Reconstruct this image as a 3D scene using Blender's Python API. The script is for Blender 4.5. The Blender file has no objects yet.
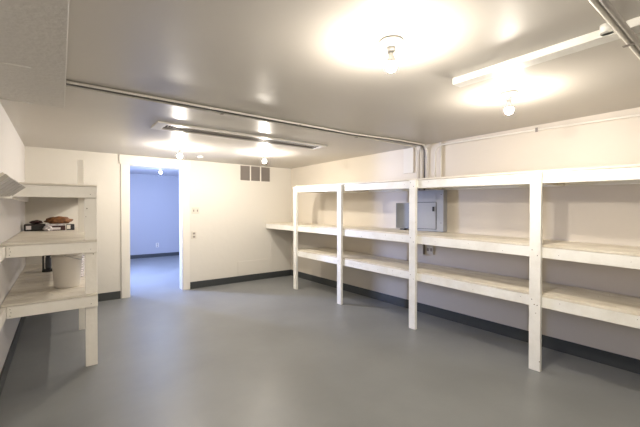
import bpy, bmesh, math, random
from mathutils import Vector, Matrix, noise

random.seed(7)
S = bpy.context.scene
COL = S.collection

# ------------------------------------------------------------------ camera
CAM_H = 1.387
cam_data = bpy.data.cameras.new('camera')
cam_data.sensor_width = 36.0
cam_data.lens = 36.0 * 342.0 / 640.0
cam_data.clip_start = 0.02
cam = bpy.data.objects.new('camera', cam_data)
COL.objects.link(cam)
cam.location = (0, 0, CAM_H)
yaw, pitch = 0.6502, -0.0113
fwd = Vector((math.sin(yaw) * math.cos(pitch), math.cos(yaw) * math.cos(pitch), math.sin(pitch)))
cam.rotation_euler = fwd.to_track_quat('-Z', 'Y').to_euler()
S.camera = cam

# ------------------------------------------------------------------ world / exposure
w = bpy.data.worlds.new('world'); S.world = w; w.use_nodes = True
w.node_tree.nodes['Background'].inputs[0].default_value = (0.5, 0.55, 0.65, 1)
w.node_tree.nodes['Background'].inputs[1].default_value = 0.0
S.view_settings.view_transform = 'Standard'
S.view_settings.look = 'None'
S.view_settings.gamma = 1.0
S.view_settings.use_curve_mapping = False
S.view_settings.exposure = 0.66

BULB_POWER = 1150.0          # emission strength of the room's bulbs
BULB_COLOR = (1.0, 0.91, 0.79)
FAR_POWER = 1000.0
FAR_COLOR = (0.62, 0.74, 1.0)

# blue daylight coming through the window of the next room (its left wall)
wl = bpy.data.lights.new('window_daylight', 'AREA'); wl.shape = 'RECTANGLE'; wl.size = 0.27; wl.size_y = 0.80
wl.energy = 190.0; wl.color = (0.42, 0.54, 1.0)
wo = bpy.data.objects.new('window_daylight', wl); COL.objects.link(wo)
wo.location = (0.22, 7.775, 1.62); wo.rotation_euler = (math.radians(90), 0, math.radians(-90))

# ------------------------------------------------------------------ room numbers
XL, XR, YB, YF, H = -0.375, 3.889, 6.125, -3.2, 2.25
H2, YB2, XL2, XR2, YW = 2.40, 10.9, 0.25, 4.6, 6.29

# ------------------------------------------------------------------ materials
def mat(name, col, rough=0.5, metal=0.0, spec=0.5, noise_amt=0.0, noise_scale=6.0, bump=0.0, bump_scale=40.0,
        coat=0.0, emis=None, emis_s=0.0, rough_var=0.0):
    m = bpy.data.materials.new(name); m.use_nodes = True
    nt = m.node_tree; b = nt.nodes['Principled BSDF']
    b.inputs['Base Color'].default_value = (*col, 1)
    b.inputs['Roughness'].default_value = rough
    b.inputs['Metallic'].default_value = metal
    b.inputs['Specular IOR Level'].default_value = spec
    b.inputs['Coat Weight'].default_value = coat
    if emis:
        b.inputs['Emission Color'].default_value = (*emis, 1)
        b.inputs['Emission Strength'].default_value = emis_s
    geo = nt.nodes.new('ShaderNodeNewGeometry')
    if noise_amt or rough_var:
        n = nt.nodes.new('ShaderNodeTexNoise'); n.inputs['Scale'].default_value = noise_scale
        n.inputs['Detail'].default_value = 6
        nt.links.new(geo.outputs['Position'], n.inputs['Vector'])
        if noise_amt:
            r = nt.nodes.new('ShaderNodeValToRGB')
            r.color_ramp.elements[0].position = 0.35; r.color_ramp.elements[1].position = 0.65
            r.color_ramp.elements[0].color = (*[c * (1 - noise_amt) for c in col], 1)
            r.color_ramp.elements[1].color = (*[min(1, c * (1 + noise_amt * 0.5)) for c in col], 1)
            nt.links.new(n.outputs['Fac'], r.inputs['Fac'])
            nt.links.new(r.outputs['Color'], b.inputs['Base Color'])
        if rough_var:
            mr = nt.nodes.new('ShaderNodeMapRange')
            mr.inputs['To Min'].default_value = rough - rough_var; mr.inputs['To Max'].default_value = rough + rough_var
            nt.links.new(n.outputs['Fac'], mr.inputs['Value']); nt.links.new(mr.outputs['Result'], b.inputs['Roughness'])
    if bump:
        n2 = nt.nodes.new('ShaderNodeTexNoise'); n2.inputs['Scale'].default_value = bump_scale
        n2.inputs['Detail'].default_value = 3
        nt.links.new(geo.outputs['Position'], n2.inputs['Vector'])
        bp = nt.nodes.new('ShaderNodeBump'); bp.inputs['Strength'].default_value = bump
        bp.inputs['Distance'].default_value = 0.02
        nt.links.new(n2.outputs['Fac'], bp.inputs['Height'])
        nt.links.new(bp.outputs['Normal'], b.inputs['Normal'])
    return m

def mat_wood_paint(name, col, dirt, amt=0.5, scale=(3, 3, 3)):
    """painted boards, scuffed with blotches and small dark marks"""
    m = mat(name, col, 0.42, bump=0.15, bump_scale=25)
    nt = m.node_tree; b = nt.nodes['Principled BSDF']
    tc = nt.nodes.new('ShaderNodeNewGeometry')
    mp = nt.nodes.new('ShaderNodeMapping'); mp.inputs['Scale'].default_value = scale
    nt.links.new(tc.outputs['Position'], mp.inputs['Vector'])
    n = nt.nodes.new('ShaderNodeTexNoise'); n.inputs['Scale'].default_value = 4; n.inputs['Detail'].default_value = 8
    n.inputs['Roughness'].default_value = 0.65
    nt.links.new(mp.outputs['Vector'], n.inputs['Vector'])
    r = nt.nodes.new('ShaderNodeValToRGB')
    r.color_ramp.elements[0].position = 0.30; r.color_ramp.elements[0].color = (*[a * (1 - amt) + d * amt for a, d in zip(col, dirt)], 1)
    r.color_ramp.elements[1].position = 0.55; r.color_ramp.elements[1].color = (*col, 1)
    nt.links.new(n.outputs['Fac'], r.inputs['Fac'])
    v = nt.nodes.new('ShaderNodeTexVoronoi'); v.inputs['Scale'].default_value = 9
    nt.links.new(tc.outputs['Position'], v.inputs['Vector'])
    lt = nt.nodes.new('ShaderNodeMath'); lt.operation = 'LESS_THAN'; lt.inputs[1].default_value = 0.045
    nt.links.new(v.outputs['Distance'], lt.inputs[0])
    mixn = nt.nodes.new('ShaderNodeMix'); mixn.data_type = 'RGBA'
    nt.links.new(lt.outputs[0], mixn.inputs['Factor'])
    nt.links.new(r.outputs['Color'], mixn.inputs['A'])
    mixn.inputs['B'].default_value = (*[c * 0.6 for c in dirt], 1)
    nt.links.new(mixn.outputs['Result'], b.inputs['Base Color'])
    return m

M = {}
M['wall'] = mat('cream_wall_paint', (0.72, 0.69, 0.63), 0.5, bump=0.12, bump_scale=9)
M['wall_left'] = mat('cool_white_wall_paint', (0.72, 0.70, 0.69), 0.5, bump=0.12, bump_scale=9)
M['wall_right'] = mat('right_wall_paint', (0.69, 0.635, 0.55), 0.5, bump=0.12, bump_scale=9)
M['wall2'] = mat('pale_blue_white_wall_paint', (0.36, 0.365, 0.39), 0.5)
M['ceiling'] = mat('gloss_ceiling_paint', (0.54, 0.51, 0.465), 0.33, spec=0.38, bump=0.20, bump_scale=2.2)
M['ceiling2'] = mat('ceiling_paint_pale', (0.60, 0.60, 0.62), 0.3, bump=0.1, bump_scale=3)
M['soffit'] = mat('textured_ceiling_patch_paint', (0.54, 0.52, 0.48), 0.45, bump=0.25, bump_scale=30)
M['floor'] = mat('grey_floor_paint', (0.215, 0.223, 0.225), 0.40, spec=0.42, noise_amt=0.10, noise_scale=1.6,
                 bump=0.04, bump_scale=14, rough_var=0.06)
M['base'] = mat('dark_grey_baseboard_paint', (0.045, 0.05, 0.052), 0.4)
M['trim'] = mat('white_trim_paint', (0.80, 0.77, 0.71), 0.35)
M['shelf'] = mat_wood_paint('white_painted_lumber', (0.90, 0.895, 0.85), (0.45, 0.38, 0.26), 0.22, (1, 1, 1))
M['deck'] = mat_wood_paint('scuffed_cream_shelf_boards', (0.80, 0.745, 0.63), (0.35, 0.27, 0.17), 0.5, (2, 0.7, 1))
M['shelfL'] = mat_wood_paint('cream_painted_lumber', (0.93, 0.90, 0.83), (0.45, 0.38, 0.26), 0.12, (1, 1, 1))
M['deckL'] = mat_wood_paint('worn_cream_shelf_boards', (0.74, 0.69, 0.60), (0.33, 0.28, 0.2), 0.5, (0.7, 3, 1))
M['under'] = mat_wood_paint('greyed_rough_planks', (0.42, 0.39, 0.34), (0.25, 0.22, 0.18), 0.5, (2, 1, 1))
M['pipe'] = mat('painted_conduit', (0.80, 0.77, 0.70), 0.3)
M['pipe_grey'] = mat('grey_conduit', (0.13, 0.125, 0.12), 0.4)
M['pipe_dull'] = mat('dull_conduit', (0.42, 0.40, 0.37), 0.45)
M['metal'] = mat('galvanised_steel', (0.45, 0.45, 0.46), 0.35, 0.9)
M['panel'] = mat('grey_enamel_panel', (0.36, 0.38, 0.42), 0.35, noise_amt=0.03)
M['panel_dark'] = mat('dark_grey_enamel', (0.22, 0.24, 0.28), 0.35)
M['panel_line'] = mat('darker_grey_seam', (0.30, 0.32, 0.37), 0.5)
M['panel_line2'] = mat('dark_door_gap', (0.10, 0.11, 0.13), 0.6)
M['black'] = mat('black_plastic', (0.012, 0.012, 0.013), 0.35)
M['dark'] = mat('dark_slot', (0.02, 0.018, 0.016), 0.8)
M['porcelain'] = mat('white_porcelain', (0.85, 0.84, 0.80), 0.2)
M['bulb'] = mat('lit_warm_white_bulb', (1, 1, 1), 0.3, emis=BULB_COLOR, emis_s=BULB_POWER)
M['bulb2'] = mat('lit_cool_white_bulb', (1, 1, 1), 0.3, emis=FAR_COLOR, emis_s=FAR_POWER)
M['bulb'].cycles.emission_sampling = 'FRONT'; M['bulb2'].cycles.emission_sampling = 'FRONT'
M['vent'] = mat('taupe_grille', (0.26, 0.23, 0.21), 0.5)
M['plastic_plate'] = mat('ivory_plate', (0.66, 0.62, 0.54), 0.35)
M['bucket'] = mat('milky_bucket_plastic', (0.80, 0.76, 0.70), 0.35)
M['brown'] = mat('brown_leather', (0.22, 0.09, 0.03), 0.5, noise_amt=0.5, noise_scale=25, bump=0.5, bump_scale=30)
M['label'] = mat('pale_paper_label', (0.7, 0.66, 0.68), 0.5)
M['ragm'] = mat('crumpled_pale_plastic', (0.62, 0.58, 0.60), 0.3, noise_amt=0.4, noise_scale=30)
M['maroon'] = mat('dark_maroon_case', (0.05, 0.018, 0.02), 0.4)
M['nail'] = mat('rusty_nail', (0.08, 0.06, 0.045), 0.6)

# ------------------------------------------------------------------ helpers
def new(): return bmesh.new()

def box(bm, x0, x1, y0, y1, z0, z1, mi=0, bev=0.0):
    vs = [bm.verts.new(c) for c in ((x0, y0, z0), (x1, y0, z0), (x1, y1, z0), (x0, y1, z0),
                                    (x0, y0, z1), (x1, y0, z1), (x1, y1, z1), (x0, y1, z1))]
    return hexa(bm, vs, mi, bev)

def hexa(bm, vs, mi=0, bev=0.0):
    fs = [bm.faces.new([vs[i] for i in q]) for q in ((0, 3, 2, 1), (4, 5, 6, 7), (0, 1, 5, 4), (1, 2, 6, 5), (2, 3, 7, 6), (3, 0, 4, 7))]
    for f in fs: f.material_index = mi
    if bev:
        es = list({e for f in fs for e in f.edges})
        r = bmesh.ops.bevel(bm, geom=es, offset=bev, segments=2, affect='EDGES', profile=0.6)
        for f in r['faces']: f.material_index = mi
    return fs

def prism8(bm, pts, mi=0, bev=0.0):
    return hexa(bm, [bm.verts.new(p) for p in pts], mi, bev)

def tube(bm, pts, r, seg=12, mi=0, caps=True):
    pts = [Vector(p) for p in pts]
    rings = []
    prev = None
    for i, p in enumerate(pts):
        if i == 0: t = pts[1] - p
        elif i == len(pts) - 1: t = p - pts[i - 1]
        else: t = (pts[i + 1] - p).normalized() + (p - pts[i - 1]).normalized()
        t.normalize()
        if prev is None:
            a = Vector((0, 0, 1)) if abs(t.z) < 0.9 else Vector((1, 0, 0))
            u = t.cross(a).normalized()
        else:
            u = (prev - t * prev.dot(t)).normalized()
        prev = u
        v = t.cross(u)
        rr = r[i] if isinstance(r, (list, tuple)) else r
        rings.append([bm.verts.new(p + (u * math.cos(2 * math.pi * k / seg) + v * math.sin(2 * math.pi * k / seg)) * rr) for k in range(seg)])
    for a, b in zip(rings, rings[1:]):
        for k in range(seg):
            f = bm.faces.new((a[k], a[(k + 1) % seg], b[(k + 1) % seg], b[k])); f.smooth = True; f.material_index = mi
    if caps:
        for q in (rings[0][::-1], rings[-1]):
            f = bm.faces.new(q); f.material_index = mi

def lathe(bm, prof, c=(0, 0, 0), seg=32, mi=0, smooth=True):
    rings = []
    for r, z in prof:
        if r < 1e-6: rings.append([bm.verts.new((c[0], c[1], c[2] + z))])
        else: rings.append([bm.verts.new((c[0] + r * math.cos(2 * math.pi * k / seg), c[1] + r * math.sin(2 * math.pi * k / seg), c[2] + z)) for k in range(seg)])
    for a, b in zip(rings, rings[1:]):
        for k in range(seg):
            k2 = (k + 1) % seg
            if len(a) == 1 and len(b) == 1: continue
            if len(a) == 1: f = bm.faces.new((a[0], b[k2], b[k]))
            elif len(b) == 1: f = bm.faces.new((a[k], a[k2], b[0]))
            else: f = bm.faces.new((a[k], a[k2], b[k2], b[k]))
            f.smooth = smooth; f.material_index = mi

def arc(c, a, b, r, n=6):
    """quarter bend around corner c between directions a and b (unit vectors pointing away from c)"""
    c, a, b = Vector(c), Vector(a), Vector(b)
    o = c + (a + b) * r
    return [o - b * r * math.cos(t) - a * r * math.sin(t) for t in [math.pi / 2 * k / n for k in range(n + 1)]]

def obj(name, bm, mats, parent=None, recalc=True):
    if recalc: bmesh.ops.recalc_face_normals(bm, faces=bm.faces[:])
    me = bpy.data.meshes.new(name); bm.to_mesh(me); bm.free()
    for m in (mats if isinstance(mats, (list, tuple)) else [mats]): me.materials.append(M[m] if isinstance(m, str) else m)
    o = bpy.data.objects.new(name, me); COL.objects.link(o)
    if parent:
        o.parent = parent
        p, off = parent, Vector()
        while p: off += p.location; p = p.parent
        o.location = -off if parent_world(parent) else (0, 0, 0)
    return o

def parent_world(p): return p.get('_wc', 0) == 1

def thing(name, label, cat, loc=(0, 0, 0), group=None, world=True):
    o = bpy.data.objects.new(name, None); o.empty_display_size = 0.1; COL.objects.link(o)
    o.location = loc; o['label'] = label; o['category'] = cat
    if group: o['group'] = group
    if world: WORLD.append(o); o['_wc'] = 1
    return o
WORLD = []

def tag(o, label, cat, group=None):
    o['label'] = label; o['category'] = cat
    if group: o['group'] = group
    return o

def sub(name, bm, mats, parent):
    """a sub-part whose mesh is in the same coordinates as its parent's mesh"""
    bmesh.ops.recalc_face_normals(bm, faces=bm.faces[:])
    me = bpy.data.meshes.new(name); bm.to_mesh(me); bm.free()
    for m in (mats if isinstance(mats, (list, tuple)) else [mats]): me.materials.append(M[m])
    o = bpy.data.objects.new(name, me); COL.objects.link(o); o.parent = parent
    return o

def struct(name, bm, m):
    o = obj(name, bm, m); o['kind'] = 'structure'; return o

def nails(bm, pts, axis, r=0.004, mi=1):
    for x, y, z in pts:
        d = 0.0015
        if axis == 'x': tube(bm, [(x + d, y, z), (x - d, y, z)], r, 6, mi)
        else: tube(bm, [(x, y + d, z), (x, y - d, z)], r, 6, mi)

# ================================================================== SETTING
T = 0.16
b = new(); box(b, XL - .2, XR2 + .2, YF - .2, YB2 + .2, -0.1, 0); struct('floor', b, 'floor')
b = new(); box(b, XL - .2, XR + .2, YF - .2, YW - 0.02, H, H + 0.1)
o = struct('ceiling', b, 'ceiling')
b = new(); box(b, XL2 - .2, XR2 + .2, YW - 0.02, YB2 + .2, H2, H2 + 0.1)
o = struct('ceiling_next_room', b, 'ceiling2')
DX0, DX1, DZ = 0.862, 1.690, 2.105      # doorway opening
b = new()
box(b, XL - .2, DX0, YB, YW, 0, H2); box(b, DX1, XR + .9, YB, YW, 0, H2); box(b, DX0, DX1, YB, YW, DZ, H2)
struct('wall_back', b, 'wall')
b = new(); box(b, XL - .2, XL, YF, YB, 0, H); struct('wall_left', b, 'wall_left')
b = new(); box(b, XR, XR + .2, YF, YB, 0, H); struct('wall_right', b, 'wall_right')
b = new(); box(b, XL - .2, XR + .2, YF - .2, YF, 0, H); struct('wall_front', b, 'wall')
b = new(); box(b, XL2, XR2, YB2, YB2 + .2, 0, H2); struct('wall_next_room_far', b, 'wall2')
b = new(); wy0, wy1, wz0, wz1 = 7.60, 7.95, 1.18, 2.06
box(b, XL2 - .2, XL2, YW, wy0, 0, H2); box(b, XL2 - .2, XL2, wy1, YB2 + .2, 0, H2); box(b, XL2 - .2, XL2, wy0, wy1, 0, wz0); box(b, XL2 - .2, XL2, wy0, wy1, wz1, H2)
struct('wall_next_room_left', b, 'wall2')
b = new()
for q in ((wy0, wy0 + .03, wz0, wz1), (wy1 - .03, wy1, wz0, wz1), (wy0 + .03, wy1 - .03, wz0, wz0 + .03), (wy0 + .03, wy1 - .03, wz1 - .03, wz1)):
    box(b, XL2 - .12, XL2 - .06, *q)
box(b, XL2 - .10, XL2 - .094, wy0 + .03, wy1 - .03, wz0 + .03, wz1 - .03)
struct('window_1', b, 'trim')
b = new(); box(b, XR2, XR2 + .2, YW, YB2 + .2, 0, H2); struct('wall_next_room_right', b, 'wall2')

# baseboards (sloped top edge)
def baseboard(name, bm): struct(name, bm, 'base')
BH, BT = 0.12, 0.014
b = new(); box(b, XL, 0.745, YB - BT, YB, 0, BH, bev=.002); box(b, 1.805, XR, YB - BT, YB, 0, BH, bev=.002); baseboard('baseboard_back', b)
b = new(); box(b, XL, XL + BT, YF, YB - BT, 0, BH, bev=.002); baseboard('baseboard_left', b)
b = new(); box(b, XR - BT, XR, YF, YB - BT, 0, BH, bev=.002); baseboard('baseboard_right', b)
b = new(); box(b, XL2, XR2, YB2 - BT, YB2, 0, .10, bev=.002); baseboard('baseboard_next_room', b)

# door casing and jamb lining
b = new()
CT = 0.02
box(b, 0.757, DX0 + .006, YB - CT, YB, 0, DZ - .005, bev=.003)
box(b, DX1 - .006, 1.795, YB - CT, YB, 0, DZ - .005, bev=.003)
box(b, 0.738, 1.815, YB - CT - .006, YB, DZ - .005, H - .008, bev=.003)
struct('trim_1', b, 'trim')
b = new()
box(b, DX0, DX0 + .018, YB - .004, YW + .004, 0, DZ); box(b, DX1 - .018, DX1, YB - .004, YW + .004, 0, DZ); box(b, DX0 + .018, DX1 - .018, YB - .004, YW + .004, DZ - .018, DZ)
struct('trim_2', b, 'trim')
# flat patch boards low on the back wall
b = new(); box(b, 2.69, 3.36, YB - .007, YB, 0.125, 0.395, bev=.002); struct('trim_3', b, 'wall')
b = new(); box(b, 3.40, 3.46, YB - .008, YB, 0.125, 1.00, bev=.002); struct('trim_4', b, 'wall')
# lowered ceiling strip along the left wall
b = new(); box(b, XL, 0.036, YF, 3.53, H - .028, H, bev=.004)
tube(b, [(XL, 2.66, H - .028), (-.13, 2.635, H - .026)], .007, 8); tube(b, [(XL, 3.48, H - .028), (-.17, 3.515, H - .026)], .009, 8)
struct('trim_5', b, 'soffit')
# flat box panel on the upper right wall, left of the conduits
b = new(); box(b, XR - .02, XR, 2.97, 3.14, 1.895, H - .01, bev=.004); struct('trim_6', b, 'wall')

# ================================================================== RIGHT SHELVING
PX = 3.250                 # face of the posts
PT, PW = 0.038, 0.089
posts_y = [(4.955, 5.044), (3.770, 3.859), (2.465, 2.554), (1.175, 1.264), (-0.09, -0.001)]
RX = PX + PT               # face of the rails
def lerp_tab(tab, y):
    for (ya, a), (yb, c) in zip(tab, tab[1:]):
        if yb <= y <= ya: return a + (c - a) * (ya - y) / (ya - yb)
    return tab[0][1] if y > tab[0][0] else tab[-1][1]
TOPB = [(5.0, 1.692), (3.82, 1.661), (2.5, 1.636), (1.2, 1.613), (0.55, 1.602), (-.1, 1.59)]
MIDB = [(6.125, 1.014), (5.0, 1.010), (3.82, 1.004), (2.5, .993), (1.2, .974), (.55, .958), (-.1, .945)]
LOWB = [(5.0, .577), (3.82, .570), (2.5, .563), (1.2, .546), (.55, .534), (-.1, .525)]
RH = 0.089
DT = 0.019
shelf = thing('storage_shelving', 'long white built-in wooden shelving of posts and three deck levels along the right wall', 'shelving', (PX, 2.5, 0))
for i, (y0, y1) in enumerate(posts_y):
    b = new(); yc = (y0 + y1) / 2
    box(b, PX, PX + PT, y0, y1, 0, lerp_tab(TOPB, yc) + RH + .004, bev=.003)
    pts = []
    for tb in (TOPB, MIDB, LOWB):
        zb = lerp_tab(tb, yc) + .02
        pts += [(PX, yc - .02, zb), (PX, yc + .022, zb + .045)]
    nails(b, pts, 'x')
    obj('post', b, ['shelf', 'nail'], shelf)
def rail_seg(ya, yb, tab, name='front_rail', th=PT):   # ya > yb
    b = new()
    za, zb = lerp_tab(tab, ya), lerp_tab(tab, yb)
    prism8(b, [(RX, yb, zb), (RX + th, yb, zb), (RX + th, ya, za), (RX, ya, za),
               (RX, yb, zb + RH), (RX + th, yb, zb + RH), (RX + th, ya, za + RH), (RX, ya, za + RH)], 0, .003)
    n = max(2, int((ya - yb) / .35)); pts = []
    for k in range(n):
        y = yb + (ya - yb) * (k + .3 + .4 * random.random()) / n
        pts.append((RX, y, lerp_tab(tab, y) + .02 + .05 * random.random()))
    nails(b, pts, 'x', .0024)
    obj(name, b, ['shelf', 'nail'], shelf)
def deck(ya, yb, tab, gaps):
    xs = [RX] + gaps + [XR - (.045 if tab is TOPB else .003)]
    for a, c in zip(xs, xs[1:]):
        b = new(); off = random.uniform(-.0015, .0015)
        za, zb = lerp_tab(tab, ya) + RH + .003 + off, lerp_tab(tab, yb) + RH + .003 + off
        prism8(b, [(a + .001, yb, zb), (c - .002, yb, zb), (c - .002, ya, za), (a + .001, ya, za),
                   (a + .001, yb, zb + DT), (c - .002, yb, zb + DT), (c - .002, ya, za + DT), (a + .001, ya, za + DT)], 0, .002)
        obj('shelf_board', b, 'deck', shelf)
ys = [5.044, 3.82, 2.507, 1.207, -.09]
for tab, first in ((TOPB, 5.044), (MIDB, YB - .003), (LOWB, 5.044)):
    yy = [first] + ys[1:]
    for ya, yb in zip(yy, yy[1:]):
        rail_seg(ya - .0015, yb + .0015, tab)
    # boards run lengthwise, joined over posts
    deck(first, 3.82, tab, [RX + .19, RX + .38]); deck(3.818, 1.207, tab, [RX + .2, RX + .4]); deck(1.205, -.09, tab, [RX + .28])
    # wall ledger under the boards
    b = new(); za, zb = lerp_tab(tab, 4.97), lerp_tab(tab, -.09)
    spans = list(zip(yy, yy[1:]))
    if tab is TOPB: spans = [(5.044, 3.82), (3.82, 2.98), (2.485, 1.207), (1.207, -.09)]
    for (ya, yb) in spans:
        z1, z0 = lerp_tab(tab, ya), lerp_tab(tab, yb)
        prism8(b, [(XR - .04, yb, z0), (XR - .002, yb, z0), (XR - .002, ya, z1), (XR - .04, ya, z1),
                   (XR - .04, yb, z0 + RH), (XR - .002, yb, z0 + RH), (XR - .002, ya, z1 + RH), (XR - .04, ya, z1 + RH)], 0, .002)
    obj('wall_ledger', b, 'shelf', shelf)
    for yc in [4.93, 3.82, 2.507, 1.207, -.045]:
        b = new(); z = lerp_tab(tab, yc); box(b, RX + PT, XR - .04, yc - .019, yc + .019, z + .001, z + RH - .001, bev=.002)
        obj('cross_brace', b, 'deck', shelf)
# small chip of batten nailed on the lowest rail near the second post
b = new(); box(b, RX - .008, RX, 3.38, 3.68, .628, .648, bev=.002); obj('batten', b, 'shelf', shelf)

# ================================================================== LEFT SHELVING
LY = 3.60
ll = thing('storage_shelving', 'shallow cream built-in wooden shelving in the far left corner holding a bucket', 'shelving', (0, LY, 0))
LX0, LX1 = XL + .038, 0.263
YE = YB - .004
for z0, z1, x0 in ((1.490, 1.585, LX0), (1.010, 1.101, LX0), (0.532, 0.622, LX0)):
    b = new(); box(b, x0, LX1, LY, LY + .038, z0, z1, bev=.003)
    nails(b, [(x0 + .02, LY, z0 + .02), (x0 + .025, LY, z0 + .045), (x0 + .02, LY, z0 + .07), (LX1 - .05, LY, z0 + .03)], 'y', .003)
    obj('end_rail', b, ['shelfL', 'nail'], ll)
    b = new(); box(b, LX1 - .038, LX1, LY + .076, YE, z0, z1, bev=.003); obj('side_rail', b, 'shelfL', ll)
    b = new(); box(b, XL + .002, XL + .036, 2.3 if z0 < 1.3 else LY, YE, z0, z1 - .001, bev=.003)
    obj('wall_ledger', b, 'shelfL', ll)
    # boards laid across, one part per board
    y = LY + .0; k = 0
    while y < YE - .05:
        wdt = random.choice([.14, .185, .235]); y2 = min(y + wdt, YE)
        if YE - y2 < .06: y2 = YE
        b = new(); off = random.uniform(0, .003)
        box(b, XL + .004, LX1 + random.uniform(-.004, .0), y, y2 - random.choice([.003, .004, .010]), z1 + .002 + off, z1 + .019 + off, bev=.002)
        obj('shelf_board', b, 'deckL', ll)
        y = y2
b = new(); box(b, .173, .262, LY + .038, LY + .076, 0, 1.588, bev=.003); obj('post', b, 'shelfL', ll)
b = new(); box(b, .166, .224, 4.80, 4.838, 0, 1.96, bev=.003); obj('post', b, 'shelfL', ll)

# tilted plank panel higher up on the left wall, nearer the camera
P1, P2, P3 = Vector((-.15, 1.716, 1.513)), Vector((-.15, 2.51, 1.508)), Vector((-.208, 2.51, 1.457))
sp = thing('slatted_panel', 'greyish tilted panel of rough planks sticking out from left wall above the corner shelving', 'panel', (XL, 2.1, 1.45))
n = (P2 - P1).cross(P3 - P2).normalized()
if n.z < 0: n = -n
d = (P3 - P2).normalized()
NP = 7
for k in range(NP):
    b = new()
    y0 = 1.716 + .794 * k / NP; y1 = 1.716 + .794 * (k + 1) / NP - .012
    w0 = .115 - .038 * k / NP; w1 = .115 - .038 * (k + 1) / NP
    q = []
    for hgt in (0, .014):
        for (yy, ww) in ((y0, 0), (y1, 0), (y1, w1), (y0, w0)):
            q.append(Vector((-.15, yy, 1.510)) + d * ww + n * hgt)
    prism8(b, q, 0, .0015); obj('plank', b, 'under', sp)
b = new()
q = []
for hgt in (.0142, .024):
    for (yy, ww) in ((1.716, .003), (2.508, .003), (2.508, .073), (1.716, .105)):
        q.append(Vector((-.15, yy, 1.510)) + d * ww + n * hgt)
prism8(b, q, 0, .001); obj('backing_board', b, 'deckL', sp)
for yy in (1.80, 2.45):
    b = new(); box(b, XL + .001, -.204, yy - .018, yy + .018, 1.446, 1.462, bev=.002); obj('bracket', b, 'shelfL', sp)

# ================================================================== CEILING BULBS
def lit(name, colour, power):
    m = mat(name, (1, 1, 1), 0.3, emis=colour, emis_s=power); m.cycles.emission_sampling = 'FRONT'; M[name] = m; return m
def bulb_fixture(x, y, zc, label, bulbmat, group='bare bulbs on the ceiling'):
    t = thing('ceiling_bulb', label, 'light', (x, y, zc), group, world=False)
    b = new(); lathe(b, [(0, 0), (.060, 0), (.062, -.006), (.058, -.014), (.040, -.022), (.030, -.032), (.026, -.034), (0, -.034)]); obj('fixture_base', b, 'porcelain', t)
    b = new(); lathe(b, [(0, -.0342), (.0215, -.0342), (.0215, -.040), (.0235, -.043), (.0235, -.055), (.018, -.060), (0, -.060)]); obj('socket', b, 'porcelain', t)
    b = new(); lathe(b, [(0, -.0602), (.013, -.0602), (.0135, -.072), (.018, -.085), (.0245, -.0975), (.0275, -.110), (.0275, -.114), (0, -.114)]); obj('bulb_collar', b, 'porcelain', t)
    b = new(); lathe(b, [(0, -.1145), (.0280, -.1145), (.0295, -.124), (.0280, -.135), (.023, -.146), (.012, -.155), (0, -.158)], seg=18); obj('bulb', b, bulbmat, t)
    return t
bulb_fixture(1.356, 1.181, H, 'lit bare bulb on a white base, nearest to the camera on the grey ceiling', lit('lit_bulb_a', BULB_COLOR, BULB_POWER * .90))
bulb_fixture(2.654, 1.176, H, 'lit bare bulb on ceiling just beside the boxed wooden batten, right', lit('lit_bulb_b', BULB_COLOR, BULB_POWER * .75))
bulb_fixture(1.312, 4.90, H, 'lit bare bulb on the ceiling in front of the doorway', lit('lit_bulb_c', BULB_COLOR, BULB_POWER * 1.1))
bulb_fixture(2.482, 4.66, H, 'lit bare bulb on the ceiling in front of the taupe wall grille', lit('lit_bulb_d', BULB_COLOR, BULB_POWER * 1.1))
bulb_fixture(1.356, -1.9, H, 'unseen fill bulb added on the ceiling behind the camera', lit('fill_bulb_e', BULB_COLOR, BULB_POWER * 1.2))  # added out-of-view bulb that brightens the camera-facing sides of the left shelving
bulb_fixture(1.92, 8.8, H2, 'lit cool white bulb on the ceiling of the blue room beyond doorway', 'bulb2', group=None)

# ================================================================== CEILING FITTINGS
# paired conduits across the room
def conduit(name, pts, r, label, m='pipe', clips=(), group=None, cat='conduit', clipdir='y'):
    b = new(); tube(b, pts, r, 12)
    o = obj(name, b, m); tag(o, label, cat, group)
    for c in clips:
        b = new(); x, y, z = c
        if clipdir == 'y': box(b, x - .012, x + .012, y - r - .012, y + r + .012, z - r - .0035, z - r - .0005, bev=.001)
        else: box(b, x - r - .0035, x - r - .0005, y - .012, y + .012, z - r - .012, z + r + .012, bev=.001)
        sub('strap', b, 'vent', o)
    return o
zc = H - .013
WX = XR - .020
r0 = .0095
def ceil_to_wall(y0, ylast, label, zc, zb=1.645, m='pipe', group='paired ceiling conduits'):
    pts = [(.04, y0, zc), (2.6, y0, zc), (3.35, ylast, zc)]
    pts += [tuple(p) for p in arc((WX, ylast, zc), (-1, 0, 0), (0, 0, -1), .09)]
    pts += [(WX, ylast, zb)]
    return conduit('conduit', pts, r0, label, clips=[(1.14, y0, zc), (2.75, y0, zc)] if y0 > 2.9 else [(1.9, y0, zc)] if m == 'pipe' else [], group=group, m=m)
ceil_to_wall(2.92, 2.905, 'cream ceiling conduit running to the right wall, farther of the pair', zc)
ceil_to_wall(2.835, 2.748, 'cream ceiling conduit running to the right wall, nearer of the pair', zc)
ceil_to_wall(2.877, 2.79, 'grey conduit down the right wall, its ceiling run added as a dark line between the two cream ones', zc, m='pipe_grey', group=None)  # grey ceiling run added to darken the gap between the cream pair
conduit('conduit', [(WX, 2.845, H - .002), (WX, 2.845, 1.645)], .0095, 'straight cream conduit on the right wall between a bent cream one and the grey one', 'pipe')
conduit('conduit', [(WX, 2.54, H - .002), (WX, 2.54, 1.645)], .011, 'straight cream conduit dropping down wall to the panel, nearest to the camera', 'pipe')
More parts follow.
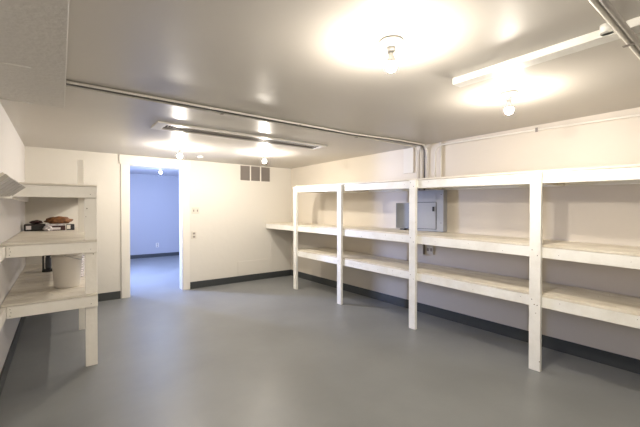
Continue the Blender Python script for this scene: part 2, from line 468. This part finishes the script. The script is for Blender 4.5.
# conduit with a bend running along the right wall
zz = 2.205
WB = WX - .024
pts = [(WB, 2.61, 1.645)] + [tuple(p) for p in arc((WB, 2.61, zz), (0, 0, -1), (0, -1, 0), .11)][:] + [(WX - .0, 1.45, zz - .008), (WX, .5, zz - .03), (WX, YF, zz - .09)]
conduit('conduit', pts, .0105, 'thin conduit bending out of the panel risers and running along the upper right wall', 'pipe', clips=[(WX, 1.44, zz - .008)], clipdir='x')

# wooden batten boxed on the ceiling
bt = thing('ceiling_batten', 'long white boxed wooden batten fixed to the ceiling at upper right', 'batten', (2.105, 1.27, H))
b = new(); box(b, 2.06, 2.15, -1.5, 1.27, H - .042, H - .001, bev=.003); nails(b, [(2.06, 1.15, H - .02)], 'x'); obj('batten', b, ['shelf', 'nail'], bt)
b = new(); tube(b, [(2.035, .468, H - .001), (2.035, .468, H - .040)], .026, 16)
box(b, 2.035, 2.06, .445, .49, H - .040, H - .001); obj('junction_block', b, 'shelf', bt)
# conduits crossing under it
zp = H - .042 - .012
conduit('conduit', [(XL + .002, .4205, zp), (XR - .002, .4205, zp)], .0105, 'pale conduit crossing beneath the ceiling batten at upper right', 'pipe', clips=[(2.20, .4205, zp)])
conduit('conduit', [(XL + .002, .396, zp + .001), (XR - .002, .396, zp + .001)], .0115, 'duller conduit beside the pale one, crossing beneath the ceiling batten', 'pipe_dull')

# linear air diffuser
df = thing('air_diffuser', 'long narrow slotted air diffuser on ceiling with white frame', 'vent', (1.8, 3.8, H))
X0, X1, Y0, Y1 = .76, 2.86, 3.60, 3.93
b = new()
zi = H - .018
def fr(xa, xb, ya, yb):
    box(b, xa, xb, ya, yb, zi, H - .001, bev=.003)
fr(X0, X1, Y0, Y0 + .06); fr(X0, X1, Y1 - .05, Y1); fr(X0, X0 + .09, Y0 + .06, Y1 - .05); fr(X1 - .05, X1, Y0 + .06, Y1 - .05)
obj('frame', b, 'trim', df)
b = new(); box(b, X0 + .09, X1 - .05, Y0 + .06, Y1 - .05, H - .004, H - .001); obj('backing', b, 'dark', df)
b = new()
nsl = 70
for k in range(nsl):
    x = X0 + .10 + (X1 - X0 - .16) * k / nsl
    box(b, x, x + .007, Y0 + .065, Y0 + .185, H - .009, H - .0045)
obj('louvers', b, 'plastic_plate', df)
b = new(); box(b, X0 + .09, X1 - .05, Y0 + .188, Y0 + .198, zi + .004, H - .0045); box(b, X0 + .09, X1 - .05, Y0 + .235, Y0 + .240, zi + .006, H - .0045)
obj('divider', b, 'vent', df)

# small ceiling cap
b = new(); lathe(b, [(0, 0), (.05, 0), (.05, -.012), (.035, -.022), (0, -.024)], (1.816, 5.6, H - .0005)); tag(obj('ceiling_rosette', b, 'porcelain'), 'small round white cap on the ceiling between the two far bulbs', 'rosette')

# ================================================================== BACK WALL FITTINGS
gr = thing('wall_grille', 'taupe three-section air grille high on the back wall', 'vent', (3.05, YB, 2.09))
b = new(); gx0, gx1, gz0, gz1 = 2.745, 3.375, 1.950, 2.232
box(b, gx0 - .006, gx1 + .006, YB - .006, YB - .0005, gz0 - .006, gz1 + .006, bev=.001)
cw = (gx1 - gx0 - .05) / 3
for k in range(1, 3):
    x = gx0 + k * cw + (k - 1) * .025
    box(b, x, x + .025, YB - .016, YB - .006, gz0, gz1, bev=.001)
obj('frame', b, 'trim', gr)
for k in range(3):
    b = new(); x = gx0 + k * (cw + .025)
    box(b, x, x + cw, YB - .010, YB - .0065, gz0, gz1)
    for q in range(14):
        z = gz0 + .01 + (gz1 - gz0 - .012) * q / 14
        prism8(b, [(x, YB - .020, z), (x + cw, YB - .020, z), (x + cw, YB - .010, z + .006), (x, YB - .010, z + .006),
                   (x, YB - .019, z + .003), (x + cw, YB - .019, z + .003), (x + cw, YB - .010, z + .010), (x, YB - .010, z + .010)])
    obj('grille_section', b, 'vent', gr)

o = thing('switch_plate', 'wide ivory two-gang switch plate on the back wall, upper one right of the doorway', 'switch', (1.9, YB, 1.37))
b = new(); box(b, 1.835, 1.965, YB - .010, YB - .0005, 1.315, 1.425, bev=.003); obj('plate', b, 'plastic_plate', o)
for x in (1.868, 1.932):
    b = new(); box(b, x - .009, x + .009, YB - .017, YB - .0105, 1.352, 1.388, bev=.002); obj('toggle', b, 'vent', o)
o = thing('outlet_plate', 'ivory outlet plate on the back wall below the switch plate', 'outlet', (1.87, YB, .94))
b = new(); box(b, 1.83, 1.915, YB - .010, YB - .0005, .875, 1.005, bev=.003); obj('plate', b, 'plastic_plate', o)
for z in (.912, .968):
    b = new(); box(b, 1.853, 1.892, YB - .014, YB - .0105, z - .017, z + .017, bev=.002); obj('socket', b, 'vent', o)
o = thing('outlet_plate', 'small outlet plate low on the far wall of the blue room', 'outlet', (2.3, YB2, .35))
b = new(); box(b, 2.235, 2.315, YB2 - .010, YB2 - .0005, .28, .41, bev=.003); obj('plate', b, 'plastic_plate', o)
for z in (.315, .375):
    b = new(); box(b, 2.257, 2.293, YB2 - .013, YB2 - .0105, z - .017, z + .017, bev=.002); obj('socket', b, 'vent', o)

# ================================================================== ELECTRICAL PANEL
ep = thing('electrical_panel', 'large grey electrical panel on right wall under the conduits', 'electrical panel', (3.80, 2.7, 1.12))
fx = 3.79
zt, zb_ = 1.632, 1.112
b = new(); box(b, fx + .006, XR - .001, 2.462, 2.945, zb_, zt, bev=.003); obj('cabinet', b, 'panel', ep)
b = new(); box(b, fx, fx + .0055, 2.452, 2.955, zb_ - .004, zt + .002, bev=.002)
nails(b, [(fx, 2.485, 1.575), (fx, 2.485, 1.22), (fx, 2.925, 1.575), (fx, 2.925, 1.22)], 'x', .006); obj('cover', b, ['panel', 'nail'], ep)
b = new(); box(b, fx - .002, fx - .0005, 2.549, 2.883, 1.134, 1.486); obj('door_gap', b, 'panel_line2', ep)
b = new(); box(b, fx - .009, fx - .0025, 2.557, 2.875, 1.142, 1.478, bev=.002); dr = obj('door', b, 'panel', ep)
b = new(); box(b, fx - .020, fx - .0095, 2.575, 2.60, 1.365, 1.425, bev=.003); sub('handle', b, 'black', dr)
b = new(); box(b, fx - .004, fx - .0005, 2.557, 2.875, 1.49, 1.60, bev=.001); obj('upper_plate', b, 'panel', ep)
sb = thing('junction_box', 'small dark grey metal box beside the electrical panel, half behind a shelf post', 'electrical box', (3.82, 3.1, 1.13))
b = new(); box(b, fx + .01, XR - .001, 2.975, 3.205, 1.135, 1.475, bev=.003); obj('body', b, 'panel_dark', sb)
b = new(); box(b, fx + .004, fx + .0095, 2.97, 3.21, 1.13, 1.48, bev=.002); obj('cover', b, 'panel_dark', sb)
b = new(); box(b, fx - .03, fx + .02, 3.03, 3.11, 1.104, 1.128, bev=.004); tag(obj('black_latch', b, 'black'), 'small black plastic block on the shelf under the dark grey box', 'block')
# outlets below the panel
o = thing('outlet_plate', 'pair of outlets in metal boxes on the right wall below the electrical panel', 'outlet', (XR, 2.78, .84))
b = new(); box(b, XR - .045, XR - .001, 2.79, 2.85, .79, .93, bev=.003); obj('box', b, 'vent', o)
b = new(); box(b, XR - .052, XR - .0455, 2.785, 2.855, .785, .935, bev=.002); obj('plate', b, 'plastic_plate', o)
b = new(); box(b, XR - .02, XR - .001, 2.65, 2.76, .80, .92, bev=.003); obj('box', b, 'plastic_plate', o)
for y in (2.68, 2.73):
    b = new(); box(b, XR - .025, XR - .0205, y - .013, y + .013, .84, .88, bev=.002); obj('socket', b, 'vent', o)

# ================================================================== THINGS ON THE LEFT SHELVES
z = .6455
bk = thing('bucket', 'milky white plastic bucket with a wire handle on lowest left shelf', 'bucket', (.052, 4.13, z), world=False)
b = new()
lathe(b, [(0, 0), (.100, 0), (.105, .006), (.120, .285), (.128, .287), (.128, .300), (.121, .302), (.124, .330), (.131, .332), (.131, .343), (.121, .343), (.116, .30), (.100, .010), (0, .010)], seg=48)
obj('body', b, 'bucket', bk)
b = new(); R_ = .136; pts = []
for k in range(17):
    a = math.pi * k / 16
    pts.append((math.cos(a) * R_, -.01 - math.sin(a) * .165, .318 - math.sin(a) * .07))
rot = Matrix.Rotation(math.radians(72), 3, 'Z')
pts = [tuple(rot @ Vector(p)) for p in pts]
tube(b, pts, .0028, 8); obj('handle', b, 'metal', bk)
b = new()
for sgn in (-1, 1):
    b = new(); v = rot @ Vector((sgn * .129, -.01, .312)); lathe(b, [(0, -.012), (.012, -.012), (.012, .012), (0, .012)], tuple(v), 12)
    obj('handle_lug', b, 'bucket', bk)

ln = thing('lantern', 'black lantern standing behind the bucket on the lowest left shelf', 'lantern', (-.115, 5.25, .6455), world=False)
b = new(); box(b, -.06, .06, -.05, .05, 0, .03, bev=.006); obj('base', b, 'black', ln)
b = new(); box(b, -.055, .055, -.045, .045, .19, .225, bev=.008); obj('cap', b, 'black', ln)
for sx in (-1, 1):
    for sy in (-1, 1):
        b = new(); box(b, sx * .048 - .008, sx * .048 + .008, sy * .038 - .007, sy * .038 + .007, .03, .19); obj('post', b, 'black', ln)
b = new(); lathe(b, [(0, .03), (.026, .03), (.030, .06), (.028, .16), (.02, .19), (0, .19)], seg=20); obj('lamp_glass', b, 'panel_line2', ln)
b = new(); tube(b, [(-.05, 0, .205)] + [(-.05 * math.cos(math.pi * k / 10), 0, .225 + .05 * math.sin(math.pi * k / 10)) for k in range(11)] + [(.05, 0, .205)], .004, 8); obj('handle', b, 'black', ln)

b = new(); prof = [(0, 0)]
for k in range(9):
    zz_ = k * .026
    prof += [(.040, zz_), (.048, zz_ + .006), (.048, zz_ + .016), (.040, zz_ + .022)]
prof += [(.034, .235), (0, .235)]
lathe(b, prof, (.165, 4.62, .6455), 24); tag(obj('ribbed_canister', b, 'ragm'), 'pale ribbed canister behind the bucket and the front post, lowest left shelf', 'canister')

# pile on the middle left shelf
zs = 1.1245
def crumple(name, c, size, m, label, cat, seed, amp=.25, freq=9):
    b = new(); bmesh.ops.create_icosphere(b, subdivisions=4, radius=1.0)
    for v in b.verts:
        d_ = v.co.normalized(); k = 1 + amp * noise.noise(d_ * 2.2 + Vector((seed, 0, 0))) + amp * .5 * noise.noise(d_ * freq + Vector((0, seed, 0)))
        p = Vector((d_.x * size[0] * k, d_.y * size[1] * k, d_.z * size[2] * k))
        if p.z < -size[2] * .75: p.z = -size[2] * .75
        v.co = p + Vector((c[0], c[1], c[2] + size[2] * .75))
    for f in b.faces: f.smooth = True
    return tag(obj(name, b, m), label, cat)
cs = thing('tool_case', 'flat black case with a pale label at the left of middle left shelf pile', 'case', (-.255, 5.55, zs), world=False)
b = new(); box(b, -.095, .115, -.10, .12, 0, .085, bev=.012); obj('body', b, 'black', cs)
b = new(); box(b, -.075, -.025, -.1030, -.1003, .02, .065, bev=.0005); obj('label', b, 'label', cs)
b = new(); box(b, -.08, .09, -.104, -.1003, .072, .078, bev=.0005); obj('lid_seam', b, 'maroon', cs)
cs = thing('tool_case', 'dark maroon flat case in the middle of the pile on the middle left shelf', 'case', (-.045, 5.52, zs), world=False)
b = new(); box(b, -.09, .10, -.10, .14, 0, .06, bev=.01); obj('body', b, 'maroon', cs)
b = new(); box(b, -.07, .05, -.1030, -.1003, .012, .04, bev=.0005); obj('label', b, 'label', cs)
cs = thing('camera_box', 'small black box with a white front at the right end of the shelf pile', 'box', (.105, 5.53, zs), world=False)
b = new(); box(b, -.040, .045, -.08, .08, 0, .075, bev=.008); obj('body', b, 'black', cs)
b = new(); box(b, -.036, .002, -.0830, -.0803, .015, .068, bev=.0005); obj('label', b, 'bucket', cs)
b = new(); box(b, -.10, .10, -.09, .10, 0, .022, bev=.006)
o = obj('folded_sheet', b, 'ragm'); o.location = (-.045, 5.50, zs + .0615); tag(o, 'thin pale folded plastic sheet lying on the dark maroon case', 'sheet')
crumple('leather_pouch', (-.02, 5.51, zs + .084), (.135, .07, .050), 'brown', 'brown crumpled leather pouch on top of the pile on the middle left shelf', 'pouch', 3.1, .3)
crumple('leather_glove', (-.235, 5.55, zs + .087), (.062, .055, .024), 'maroon', 'dark crumpled glove lying on the black case of the shelf pile', 'glove', 8.4, .3)
crumple('plastic_bag', (-.12, 5.39, zs), (.045, .035, .035), 'ragm', 'small crumpled pale plastic bag in front of the cases on the middle left shelf', 'bag', 5.2, .35)

for o in WORLD:
    if '_wc' in o: del o['_wc']
